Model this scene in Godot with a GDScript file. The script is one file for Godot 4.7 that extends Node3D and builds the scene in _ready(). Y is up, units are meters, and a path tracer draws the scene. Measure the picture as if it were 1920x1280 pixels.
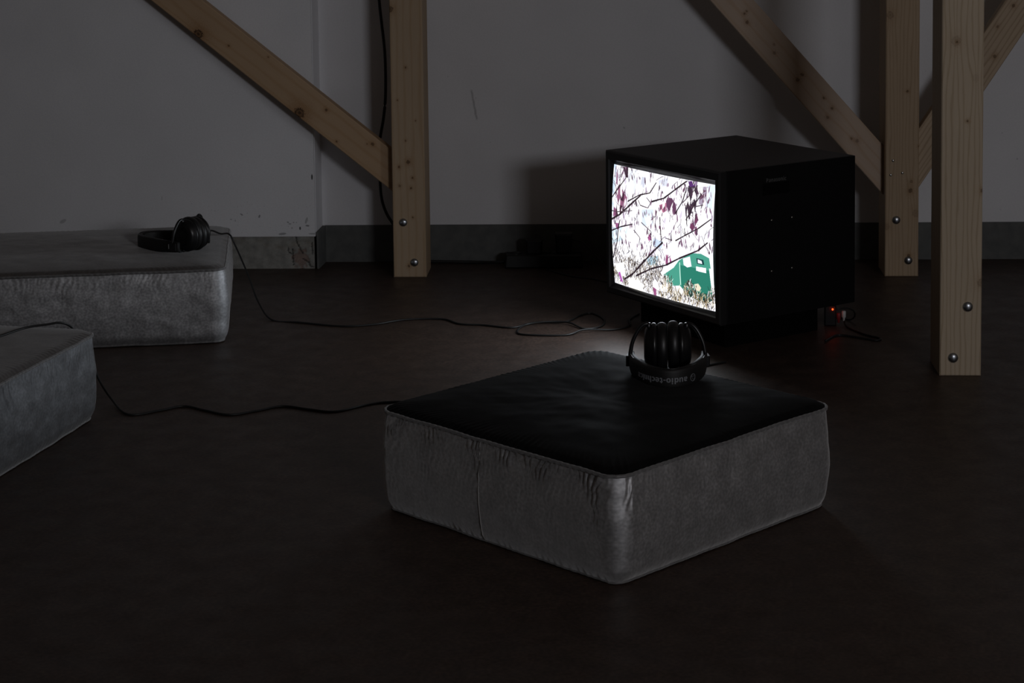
extends Node3D
# A dark gallery corner: pine posts with braces, a CRT monitor playing a film, velvet floor cushions and headphones.

var M := {}
var rng := RandomNumberGenerator.new()
var fbm := FastNoiseLite.new()
var fine := FastNoiseLite.new()


func _ready():
	rng.seed = 7
	fbm.seed = 3
	fbm.noise_type = FastNoiseLite.TYPE_SIMPLEX_SMOOTH
	fbm.frequency = 1.0
	fbm.fractal_octaves = 3
	fine.seed = 11
	fine.noise_type = FastNoiseLite.TYPE_SIMPLEX_SMOOTH
	fine.frequency = 1.0
	fine.fractal_type = FastNoiseLite.FRACTAL_NONE

	# camera: a shifted lens, 1.25 m above the floor
	var cam := Camera3D.new()
	cam.name = "camera"
	cam.projection = Camera3D.PROJECTION_FRUSTUM
	cam.near = 0.05
	cam.far = 60.0
	var f := 3695.48
	cam.size = 0.05 * 1280.0 / f
	cam.frustum_offset = Vector2(0, -0.05 * 572.48 / f)
	cam.transform = Transform3D(Basis(Vector3(0.99993, -0.012, 0.00107), Vector3(0.01204, 0.99595, -0.08914), Vector3(0, 0.08915, 0.99602)).orthonormalized(), Vector3(0, 1.25, 0))
	add_child(cam)
	cam.current = true

	# environment: a dull sky outside the one window
	var env := Environment.new()
	env.background_mode = Environment.BG_COLOR
	env.background_color = Color(0.30, 0.31, 0.34)
	env.tonemap_mode = Environment.TONE_MAPPER_LINEAR
	env.tonemap_exposure = 1.0
	env.sdfgi_enabled = true
	env.ssao_enabled = true
	env.ssil_enabled = true
	var we := WorldEnvironment.new()
	we.name = "world_environment"
	we.environment = env
	add_child(we)

	# daylight through the window in the front wall
	var day := AreaLight3D.new()
	day.name = "window_daylight"
	day.area_size = Vector2(WIN.size.x, WIN.size.y)
	day.light_color = Color(0.97, 0.975, 1.0)
	day.light_energy = DAY
	day.area_range = 14.0
	day.area_attenuation = 2.0
	day.shadow_enabled = true
	day.position = Vector3(WIN.get_center().x, WIN.get_center().y, FRONT - 0.02)
	add_child(day)
	# the glow of the screen
	var glow := AreaLight3D.new()
	glow.name = "screen_glow"
	glow.area_size = Vector2(0.41, 0.30)
	glow.light_color = Color(0.92, 0.96, 1.0)
	glow.light_energy = GLOW
	glow.area_range = 10.0
	glow.area_attenuation = 2.0
	glow.shadow_enabled = true
	var tvb := Basis(Vector3.UP, TV_TURN)
	glow.transform = Transform3D(tvb * Basis(Vector3.UP, PI), TV_AT + tvb * Vector3(0, 0.29, 0.231 + 0.035))
	add_child(glow)

	make_materials()
	build_room()
	build_timbers()
	build_cushions()
	build_monitor()
	build_headphones()
	build_cables()


const FRONT := 1.75
const WIN := Rect2(1.95, 1.6, 0.9, 0.5)
const DAY := 4.75
const GLOW := 0.24
const TV_AT := Vector3(0.5734, 0, -5.2006)
const TV_TURN := -0.9887
const PHI := -0.05597
const POSTS := [Vector3(-0.3652, 0, -5.8559), Vector3(1.102, 0, -5.7842), Vector3(1.0196, 0, -4.6532)]


# ---------------------------------------------------------------- helpers
func numbered(called: String) -> String:
	if not has_node(NodePath(called)):
		return called
	var k := 1
	while has_node(NodePath("%s_%03d" % [called, k])):
		k += 1
	return "%s_%03d" % [called, k]


func tag(o: Node3D, label: String, category: String, group := "") -> Node3D:
	o.set_meta("label", label)
	o.set_meta("category", category)
	if group != "":
		o.set_meta("group", group)
	return o


func thing(called: String, label: String, category: String, at := Vector3.ZERO, turn := 0.0, group := "") -> Node3D:
	var o := Node3D.new()
	o.name = numbered(called)
	add_child(o)
	o.position = at
	o.rotation.y = turn
	return tag(o, label, category, group)


func obj(called: String, mesh: Mesh, mat: Material, parent: Node3D = null) -> MeshInstance3D:
	var o := MeshInstance3D.new()
	o.name = called if parent != null else numbered(called)
	o.mesh = mesh
	o.material_override = null
	if mesh is PrimitiveMesh:
		mesh.material = mat
	else:
		for s in mesh.get_surface_count():
			o.set_surface_override_material(s, mat)
	(parent if parent != null else self).add_child(o, true)
	return o


func struct(called: String, mesh: Mesh, mat: Material, label: String, category: String) -> MeshInstance3D:
	var o := obj(called, mesh, mat)
	o.set_meta("kind", "structure")
	tag(o, label, category)
	return o


func begin() -> SurfaceTool:
	var st := SurfaceTool.new()
	st.begin(Mesh.PRIMITIVE_TRIANGLES)
	return st


# a, b, c, d anticlockwise as seen from outside
func quad(st: SurfaceTool, a: Vector3, b: Vector3, c: Vector3, d: Vector3, ua := Vector2.ZERO, ub := Vector2(1, 0), uc := Vector2(1, 1), ud := Vector2(0, 1)) -> void:
	var p := [a, c, b, a, d, c]
	var u := [ua, uc, ub, ua, ud, uc]
	for i in 6:
		st.set_uv(u[i])
		st.add_vertex(p[i])


func done(st: SurfaceTool) -> ArrayMesh:
	st.generate_normals()
	return st.commit()


func flat_box(st: SurfaceTool, lo: Vector3, hi: Vector3) -> void:
	st.set_smooth_group(-1)
	var v := []
	for i in 8:
		v.append(Vector3(hi.x if i & 1 else lo.x, hi.y if i & 2 else lo.y, hi.z if i & 4 else lo.z))
	quad(st, v[4], v[5], v[7], v[6])
	quad(st, v[1], v[0], v[2], v[3])
	quad(st, v[5], v[1], v[3], v[7])
	quad(st, v[0], v[4], v[6], v[2])
	quad(st, v[6], v[7], v[3], v[2])
	quad(st, v[0], v[1], v[5], v[4])


func box_mesh(lo: Vector3, hi: Vector3) -> ArrayMesh:
	var st := begin()
	flat_box(st, lo, hi)
	return done(st)


# a convex outline in x and y (anticlockwise from +z), from z = front back to z = front - depth, its edges chamfered by c
func prism(st: SurfaceTool, poly: Array, front: float, depth: float, c: float, uvf = null) -> void:
	st.set_smooth_group(-1)
	var n := poly.size()
	var inner := []
	for i in n:
		var p: Vector2 = poly[i]
		var d0: Vector2 = (p - poly[(i + n - 1) % n]).normalized()
		var d1: Vector2 = (poly[(i + 1) % n] - p).normalized()
		var n0 := Vector2(-d0.y, d0.x)
		var n1 := Vector2(-d1.y, d1.x)
		inner.append(p + (n0 + n1) / (1.0 + n0.dot(n1)) * c)
	var rings := [[inner, front], [poly, front - c], [poly, front - depth + c], [inner, front - depth]]
	for k in 3:
		for i in n:
			var j := (i + 1) % n
			var a := Vector3(rings[k][0][i].x, rings[k][0][i].y, rings[k][1])
			var b := Vector3(rings[k + 1][0][i].x, rings[k + 1][0][i].y, rings[k + 1][1])
			var e := Vector3(rings[k + 1][0][j].x, rings[k + 1][0][j].y, rings[k + 1][1])
			var g := Vector3(rings[k][0][j].x, rings[k][0][j].y, rings[k][1])
			var u := [Vector2.ZERO, Vector2.ZERO, Vector2.ZERO, Vector2.ZERO]
			if uvf != null:
				var side := 1 if k == 1 else 0
				u = [uvf.call(a, side), uvf.call(b, side), uvf.call(e, side), uvf.call(g, side)]
			quad(st, a, b, e, g, u[0], u[1], u[2], u[3])
	for i in range(1, n - 1):
		for side in 2:
			var z: float = front if side == 0 else front - depth
			var t := [inner[0], inner[i + 1], inner[i]] if side == 0 else [inner[0], inner[i], inner[i + 1]]
			for q in t:
				var v := Vector3(q.x, q.y, z)
				st.set_uv(uvf.call(v, 0) if uvf != null else Vector2.ZERO)
				st.add_vertex(v)


# rows of points; u runs along a row, anticlockwise-from-outside when rows go up
func sheet(rows: Array, closed := false, st: SurfaceTool = null, flip := false, us := 1.0, vs := 1.0) -> SurfaceTool:
	if st == null:
		st = begin()
	st.set_smooth_group(0)
	for j in rows.size() - 1:
		var n: int = rows[j].size()
		for i in (n if closed else n - 1):
			var k := (i + 1) % n
			var v0 := float(j) / (rows.size() - 1) * vs
			var v1 := float(j + 1) / (rows.size() - 1) * vs
			var u0 := float(i) / (n - 1) * us
			var u1 := float(i + 1) / (n - 1) * us
			if flip:
				quad(st, rows[j][k], rows[j][i], rows[j + 1][i], rows[j + 1][k], Vector2(u1, v0), Vector2(u0, v0), Vector2(u0, v1), Vector2(u1, v1))
			else:
				quad(st, rows[j][i], rows[j][k], rows[j + 1][k], rows[j + 1][i], Vector2(u0, v0), Vector2(u1, v0), Vector2(u1, v1), Vector2(u0, v1))
	return st


# a profile of (radius, height) pairs turned round the y axis, going up the outside
func lathe(profile: Array, n := 32, sx := 1.0, sz := 1.0, st: SurfaceTool = null) -> SurfaceTool:
	var rows := []
	for q in profile:
		var row := []
		for i in n:
			var a := -TAU * i / n
			row.append(Vector3(q.x * cos(a) * sx, q.y, q.x * sin(a) * sz))
		rows.append(row)
	return sheet(rows, true, st)


func smooth_path(pts: Array, step := 0.012) -> Array:
	var c := Curve3D.new()
	c.bake_interval = step
	for i in pts.size():
		var t: Vector3 = (pts[mini(i + 1, pts.size() - 1)] - pts[maxi(i - 1, 0)]) / 6.0
		c.add_point(pts[i], -t, t)
	return Array(c.get_baked_points())


func tube(path: Array, r: float, n := 8, st: SurfaceTool = null, closed := false, flat := 1.0) -> SurfaceTool:
	var rows := []
	var up := Vector3.UP
	var m := path.size()
	for i in (m + 1 if closed else m):
		var a: Vector3 = path[(i + m - 1) % m if closed else maxi(i - 1, 0)]
		var b: Vector3 = path[(i + 1) % m if closed else mini(i + 1, m - 1)]
		var t := (b - a).normalized()
		var s := t.cross(up)
		if s.length() < 0.1:
			s = t.cross(Vector3.RIGHT)
		s = s.normalized()
		var w := s.cross(t)
		var row := []
		for k in n:
			var ang := TAU * k / n
			row.append(path[i % m] + s * cos(ang) * r + w * sin(ang) * r * flat)
		rows.append(row)
	if not closed:
		var c0 := []
		var c1 := []
		for k in n:
			c0.append(path[0])
			c1.append(path[m - 1])
		rows.push_front(c0)
		rows.append(c1)
	return sheet(rows, true, st, true)


func rounded_rect(w: float, d: float, r: float, n: int) -> Array:
	# points, outward normals and the run along the outline, anticlockwise as seen from above turned to (x, z)
	var pts := []
	var total := 2.0 * (w + d) - 8.0 * r + TAU * r
	for i in n:
		var s := total * i / n
		var k := 0
		var segs := [w - 2 * r, PI * r / 2, d - 2 * r, PI * r / 2, w - 2 * r, PI * r / 2, d - 2 * r, PI * r / 2]
		while k < 7 and s > segs[k]:
			s -= segs[k]
			k += 1
		var p: Vector2
		var nn: Vector2
		var ang := [0.0, 0.0, PI / 2, PI / 2, PI, PI, PI * 1.5, PI * 1.5]
		# walking +z side from -x to +x, then +x side towards -z and so on
		var o: Vector2 = Vector2(-(w / 2 - r), d / 2)
		if k % 2 == 0:
			match k:
				0:
					p = Vector2(-(w / 2 - r) + s, d / 2)
					nn = Vector2(0, 1)
				2:
					p = Vector2(w / 2, d / 2 - r - s)
					nn = Vector2(1, 0)
				4:
					p = Vector2(w / 2 - r - s, -d / 2)
					nn = Vector2(0, -1)
				6:
					p = Vector2(-w / 2, -(d / 2 - r) + s)
					nn = Vector2(-1, 0)
		else:
			var c: Vector2 = [Vector2(w / 2 - r, d / 2 - r), Vector2(w / 2 - r, -(d / 2 - r)), Vector2(-(w / 2 - r), -(d / 2 - r)), Vector2(-(w / 2 - r), d / 2 - r)][k / 2]
			var a: float = PI / 2 - ang[k] - s / r
			nn = Vector2(cos(a), sin(a))
			p = c + nn * r
		pts.append([p, nn, total * i / n])
	return pts


# ---------------------------------------------------------------- materials
func lin(r: float, g: float, b: float) -> Color:
	return Color(r, g, b).linear_to_srgb()


func mat(c: Color, rough := 0.6, metal := 0.0) -> StandardMaterial3D:
	var m := StandardMaterial3D.new()
	m.albedo_color = c
	m.roughness = rough
	m.metallic = metal
	return m


func noise_tex(size: int, freq: float, octaves: int, seed_no: int, dark: Color, bright: Color, kind := FastNoiseLite.TYPE_SIMPLEX_SMOOTH) -> NoiseTexture2D:
	var n := FastNoiseLite.new()
	n.noise_type = kind
	n.seed = seed_no
	n.frequency = freq
	n.fractal_octaves = octaves
	var t := NoiseTexture2D.new()
	t.width = size
	t.height = size
	t.seamless = true
	t.noise = n
	var g := Gradient.new()
	g.set_color(0, dark)
	g.set_color(1, bright)
	t.color_ramp = g
	return t


func tri(m: StandardMaterial3D, scale: float, in_world := true) -> StandardMaterial3D:
	m.uv1_triplanar = true
	m.uv1_world_triplanar = in_world
	m.uv1_scale = Vector3.ONE * scale
	return m


func tex(w: int, h: int, data: PackedByteArray) -> ImageTexture:
	return ImageTexture.create_from_image(Image.create_from_data(w, h, false, Image.FORMAT_RGB8, data))


func make_materials() -> void:
	var grain := noise_tex(512, 0.09, 4, 5, Color(0.3, 0.3, 0.3), Color(0.7, 0.7, 0.7))
	# painted plaster
	for k in ["plaster", "plaster_old", "ceiling"]:
		var m := mat(Color.WHITE, 0.85)
		m.metallic_specular = 0.3
		m.heightmap_enabled = true
		m.heightmap_texture = grain
		m.heightmap_scale = 0.06
		M[k] = m
	M.plaster.albedo_texture = wall_tex(1024, 512, 2.4, 1.2, false)
	M.plaster_old.albedo_texture = wall_tex(1024, 1024, 1.0, 1.0, true)
	M.plaster.texture_repeat = false
	M.plaster_old.texture_repeat = false
	M.plaster.heightmap_scale = 0.03
	M.plaster_old.heightmap_scale = 0.05
	M.ceiling = mat(lin(0.50, 0.43, 0.36), 0.9)
	M.far_wall = mat(lin(0.34, 0.29, 0.24), 0.9)
	# dark brown linoleum with wear
	var fl := mat(Color.WHITE, 0.55)
	fl.albedo_texture = noise_tex(1024, 0.012, 5, 21, lin(0.058, 0.0355, 0.026), lin(0.100, 0.063, 0.047))
	fl.detail_enabled = true
	fl.detail_blend_mode = BaseMaterial3D.BLEND_MODE_MUL
	fl.detail_albedo = noise_tex(512, 0.16, 3, 8, Color(0.62, 0.62, 0.62), Color(1, 1, 1))
	fl.roughness_texture = noise_tex(512, 0.02, 4, 9, Color(0.75, 0.75, 0.75), Color(1, 1, 1))
	fl.roughness = 0.56
	fl.metallic_specular = 0.43
	tri(fl, 1.1)
	M.floor = fl
	# grey painted skirting
	var sk := mat(Color.WHITE, 0.7)
	sk.albedo_texture = noise_tex(512, 0.02, 4, 31, lin(0.095, 0.098, 0.096), lin(0.135, 0.136, 0.132))
	sk.metallic_specular = 0.3
	tri(sk, 2.0)
	M.skirting = sk
	# velvet: a grey pile that lights up at a glancing look
	M.velvet = velvet(lin(0.56, 0.555, 0.568), lin(0.92, 0.916, 0.938), 2.0, 0.6, 0.58, 0.95)
	M.velvet_lit_side = velvet(lin(0.54, 0.54, 0.552), lin(0.78, 0.78, 0.80), 0.8, 0.6, 0.60, 0.92)  # same cloth, its tone shifted to carry the light on the pier cushion
	M.velvet_shaded_side = velvet(lin(0.155, 0.158, 0.166), lin(0.29, 0.296, 0.31), 0.5, 0.6, 0.60, 0.85)  # darker copy of the cloth, shade put into the colour of these sides
	M.velvet_shaded_top = velvet(lin(0.007, 0.0068, 0.007), lin(0.012, 0.0118, 0.012), 0.05, 0.12, 0.7, 0.0)  # near-black copy for the middle cushion's top, shade painted into the cloth
	M.velvet_dimmed_top = velvet(lin(0.095, 0.082, 0.076), lin(0.20, 0.178, 0.168), 0.6, 0.5, 0.5, 0.2)  # same cloth dimmed on the left cushions' tops, shade held in the colour
	M.piping = velvet(lin(0.15, 0.146, 0.147), lin(0.25, 0.245, 0.246), 1.0, 0.5, 0.5, 0.0)
	M.thread = mat(lin(0.30, 0.29, 0.28), 0.8)
	# plastics and metals
	M.cabinet = tri(mat(lin(0.0035, 0.0035, 0.004), 0.55), 3.0)
	M.cabinet.heightmap_enabled = true
	M.cabinet.heightmap_texture = grain
	M.cabinet.heightmap_scale = 0.02
	M.cabinet.metallic_specular = 0.35
	M.sheen_top = mat(lin(0.026, 0.022, 0.022), 0.6)  # monitor top, colour lightened to give its glancing sheen
	M.bezel = mat(lin(0.012, 0.012, 0.013), 0.45)
	M.recess_shade = mat(lin(0.0022, 0.0022, 0.0024), 0.8)  # darker than the cabinet, shade of the hand grip painted in
	M.recess_shade.metallic_specular = 0.2
	M.plinth_black = mat(lin(0.0022, 0.0022, 0.0022), 0.85)
	M.plinth_black.metallic_specular = 0.2
	M.print = mat(lin(0.07, 0.07, 0.07), 0.6)
	M.zinc = mat(lin(0.42, 0.44, 0.47), 0.32, 1.0)
	M.screw = mat(lin(0.45, 0.43, 0.40), 0.35, 1.0)
	M.phone_plastic = mat(lin(0.008, 0.008, 0.009), 0.32)
	M.phone_pad = mat(lin(0.009, 0.009, 0.010), 0.42)
	M.phone_band = mat(lin(0.008, 0.008, 0.008), 0.6)
	M.phone_print = mat(lin(0.22, 0.23, 0.25), 0.5)
	M.silver_print = mat(lin(0.55, 0.56, 0.58), 0.4)
	M.rubber = mat(lin(0.008, 0.008, 0.008), 0.5)
	M.white_plug = mat(lin(0.62, 0.60, 0.58), 0.5)
	M.red_plug = mat(lin(0.22, 0.015, 0.02), 0.5)
	M.concrete = mat(Color.WHITE, 0.9)
	M.concrete.vertex_color_use_as_albedo = true
	M.led = mat(lin(0.5, 0.05, 0.02), 0.4)
	M.led.emission_enabled = true
	M.led.emission = Color(1.0, 0.32, 0.12)
	M.led.emission_energy_multiplier = 2.4
	var sc := mat(Color.BLACK, 0.15)
	sc.emission_enabled = true
	sc.emission_texture = screen_tex()
	sc.emission = Color.BLACK
	sc.emission_energy_multiplier = 1.15
	M.screen = sc


func velvet(dark: Color, bright: Color, sheen: float, gloss: float, rough: float, metal: float) -> StandardMaterial3D:
	var m := mat(Color.WHITE, rough, metal)
	m.albedo_texture = noise_tex(1024, 0.008, 6, 41, dark, bright)
	m.metallic_specular = gloss
	m.rim_enabled = sheen > 0.0
	m.rim = sheen
	m.rim_tint = 0.3
	m.detail_enabled = true
	m.detail_blend_mode = BaseMaterial3D.BLEND_MODE_MUL
	m.detail_albedo = noise_tex(256, 0.22, 2, 17, Color(0.68, 0.68, 0.68), Color(1, 1, 1))
	return tri(m, 2.2, false)


func dab(d: PackedFloat32Array, w: int, h: int, x: float, y: float, rx: float, ry: float, amount: float, ang := 0.0) -> void:
	var r := maxf(rx, ry) + 1.5
	for j in range(maxi(int(y - r), 0), mini(int(y + r) + 2, h)):
		for i in range(maxi(int(x - r), 0), mini(int(x + r) + 2, w)):
			var q := Vector2(i - x, j - y).rotated(-ang)
			var e := (q.x / rx) * (q.x / rx) + (q.y / ry) * (q.y / ry)
			if e < 1.0:
				var k := j * w + i
				d[k] = d[k] * (1.0 - amount * minf(1.0, (1.0 - e) * 2.0))


func wall_tex(w: int, h: int, wide: float, high: float, old: bool) -> ImageTexture:
	# painted plaster with scuffs and chips; row 0 is the top
	var t := PackedFloat32Array()
	t.resize(w * h)
	for j in h:
		for i in w:
			var x := i * wide / w
			var y := j * high / h
			t[j * w + i] = 1.0 + 0.05 * fbm.get_noise_2d(x * 3.0 + (40.0 if old else 0.0), y * 3.0) + 0.03 * fine.get_noise_2d(x * 160.0, y * 160.0)
	var px := w / wide
	if old:
		# chips and smears low on the pier; x from the left end, y down from the top
		for q in [[0.735, 0.842, 0.006, 0.002, 0.6, 0.5], [0.79, 0.848, 0.003, 0.006, 0.6, 0.3], [0.702, 0.857, 0.004, 0.002, 0.35, 0.0], [0.715, 0.861, 0.002, 0.004, 0.35, 0.0], [0.955, 0.727, 0.003, 0.010, 0.85, 0.0], [0.935, 0.862, 0.004, 0.012, 0.4, 0.3], [0.938, 0.878, 0.007, 0.003, 0.6, 0.1], [0.915, 0.886, 0.003, 0.006, 0.85, 0.0], [0.878, 0.867, 0.004, 0.002, 0.6, 0.3], [0.884, 0.872, 0.005, 0.002, 0.5, 0.0], [0.895, 0.868, 0.003, 0.002, 0.4, 0.0], [0.904, 0.868, 0.002, 0.002, 0.4, 0.0], [0.89, 0.885, 0.002, 0.003, 0.5, 0.0], [0.596, 0.872, 0.012, 0.004, 0.35, -0.6], [0.602, 0.866, 0.006, 0.003, 0.55, -0.4], [0.588, 0.884, 0.010, 0.003, 0.35, -0.9], [0.606, 0.862, 0.003, 0.004, 0.6, 0.0], [0.635, 0.885, 0.004, 0.002, 0.5, 0.0], [0.18, 0.86, 0.013, 0.006, 0.3, -0.5], [0.49, 0.79, 0.0012, 0.008, 0.35, 0.0], [0.86, 0.903, 0.014, 0.004, 0.5, -0.1], [0.955, 0.903, 0.016, 0.003, 0.4, 0.0]]:
			dab(t, w, h, q[0] * px, q[1] * px, q[2] * px, q[3] * px, q[4], q[5])
		for k in 60:
			dab(t, w, h, (0.55 + 0.42 * rng.randf()) * px, (0.80 + 0.1 * rng.randf()) * px, rng.randf_range(0.7, 1.6), rng.randf_range(0.7, 1.8), rng.randf_range(0.15, 0.45))
	else:
		var last := Vector2(0.475, 0.66)
		for k in 26:
			last += Vector2(0.0006 + 0.0006 * sin(k * 0.9), 0.0035)
			dab(t, w, h, last.x * px, last.y * px, 1.6, 2.4, 0.16)
		for k in 20:
			dab(t, w, h, rng.randf_range(0.05, 2.3) * px, rng.randf_range(0.6, 1.08) * px, rng.randf_range(0.6, 1.2), rng.randf_range(0.6, 1.4), rng.randf_range(0.1, 0.35))
	var out := PackedByteArray()
	out.resize(w * h * 3)
	for k in w * h:
		var c := Color(0.74 * t[k], 0.735 * t[k], 0.755 * t[k]).linear_to_srgb()
		out[k * 3] = int(c.r * 255.0)
		out[k * 3 + 1] = int(c.g * 255.0)
		out[k * 3 + 2] = int(c.b * 255.0)
	return tex(w, h, out)


# spruce: columns 0 to 127 are the broad face, 128 to 191 a side; rows run up the timber, 1.1 m in all
# knots are [x, y, radius, darkness] in metres on the broad face
func wood_mat(seed_no: int, tint: Color, knots: Array, pitch: float, contrast: float) -> StandardMaterial3D:
	var w := 192
	var h := 1024
	var out := PackedByteArray()
	out.resize(w * h * 3)
	var off := seed_no * 13.7
	for j in h:
		var y := j * 1.1 / h
		for i in w:
			var x := i / 128.0 * 0.0985 if i < 128 else 0.1 + (i - 128) / 64.0 * 0.145
			var r := x + 0.010 * fbm.get_noise_2d(x * 9.0 + off, y * 1.3) + 0.004 * fbm.get_noise_2d(x * 30.0, y * 4.0 + off)
			var brown := 0.0
			var dark := 0.0
			for q in knots:
				var dy: float = y - q[1]
				var kr: float = q[2]
				if absf(dy) > kr * 9.0:
					continue
				var dx: float = x - q[0]
				var e := dx * dx / (kr * kr) + dy * dy / (kr * kr * 7.0)
				r += kr * 0.9 * exp(-e * 0.22) * dx / (absf(dx) + kr * 0.6)
				var d := sqrt(dx * dx + dy * dy * 0.75) / kr * (1.0 + 0.25 * fine.get_noise_2d(x * 160.0 + off, y * 160.0))
				brown += exp(-d * d * 0.28) * 0.75 * q[3]
				if d < 1.0:
					dark = maxf(dark, q[3] * (0.75 + 0.25 * sin(d * 12.0)) * minf(1.0, (1.0 - d) * 3.0))
			var wave := 0.5 + 0.5 * sin(r / pitch * TAU + 1.6 * fbm.get_noise_2d(x * 14.0 + off * 2.0, y * 1.1))
			var late := pow(wave, 5.0)
			var fibre := fine.get_noise_2d(x * 900.0 + off, y * 14.0)
			var v := 1.0 - contrast * late + 0.045 * fibre + 0.05 * fbm.get_noise_2d(x * 4.0, y * 2.0 + off)
			var c := Color(tint.r * v, tint.g * v * (1.0 - 0.05 * late), tint.b * v * (1.0 - 0.12 * late))
			c = c.lerp(Color(tint.r * 0.62, tint.g * 0.46, tint.b * 0.30), minf(brown, 0.85))
			c = c.lerp(Color(0.065, 0.036, 0.02), dark)
			c = c.linear_to_srgb()
			var k := (j * w + i) * 3
			out[k] = int(clampf(c.r, 0, 1) * 255.0)
			out[k + 1] = int(clampf(c.g, 0, 1) * 255.0)
			out[k + 2] = int(clampf(c.b, 0, 1) * 255.0)
	var m := mat(Color.WHITE, 0.62)
	m.metallic_specular = 0.3
	m.albedo_texture = tex(w, h, out)
	return m


# ---------------------------------------------------------------- the picture on the screen
func fill_poly(im: Image, pts: PackedVector2Array, c: Color) -> void:
	var lo := Vector2(9999, 9999)
	var hi := -lo
	for p in pts:
		lo = lo.min(p)
		hi = hi.max(p)
	for y in range(maxi(int(lo.y), 0), mini(int(hi.y) + 1, im.get_height())):
		var cross := []
		for i in pts.size():
			var a := pts[i]
			var b := pts[(i + 1) % pts.size()]
			if (a.y <= y + 0.5) != (b.y <= y + 0.5):
				cross.append(a.x + (y + 0.5 - a.y) / (b.y - a.y) * (b.x - a.x))
		cross.sort()
		for k in range(0, cross.size() - 1, 2):
			var x0 := clampi(roundi(cross[k]), 0, im.get_width())
			var x1 := clampi(roundi(cross[k + 1]), 0, im.get_width())
			if x1 > x0:
				im.fill_rect(Rect2i(x0, y, x1 - x0, 1), c)


func stroke(im: Image, a: Vector2, b: Vector2, wide: float, c: Color) -> void:
	var s := (b - a).orthogonal().normalized() * wide * 0.5
	fill_poly(im, PackedVector2Array([a + s, b + s * 0.7, b - s * 0.7, a - s]), c)


func petal(im: Image, at: Vector2, ang: float, long: float, wide: float, c: Color) -> void:
	var d := Vector2.from_angle(ang)
	var s := d.orthogonal()
	fill_poly(im, PackedVector2Array([at, at + d * long * 0.35 + s * wide, at + d * long * 0.75 + s * wide * 0.7, at + d * long, at + d * long * 0.75 - s * wide * 0.7, at + d * long * 0.35 - s * wide]), c)


func spread(flat: Array, size: Vector2) -> PackedVector2Array:
	var out := PackedVector2Array()
	for i in range(0, flat.size(), 2):
		out.append(Vector2(flat[i], flat[i + 1]) / 1000.0 * size)
	return out


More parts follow.
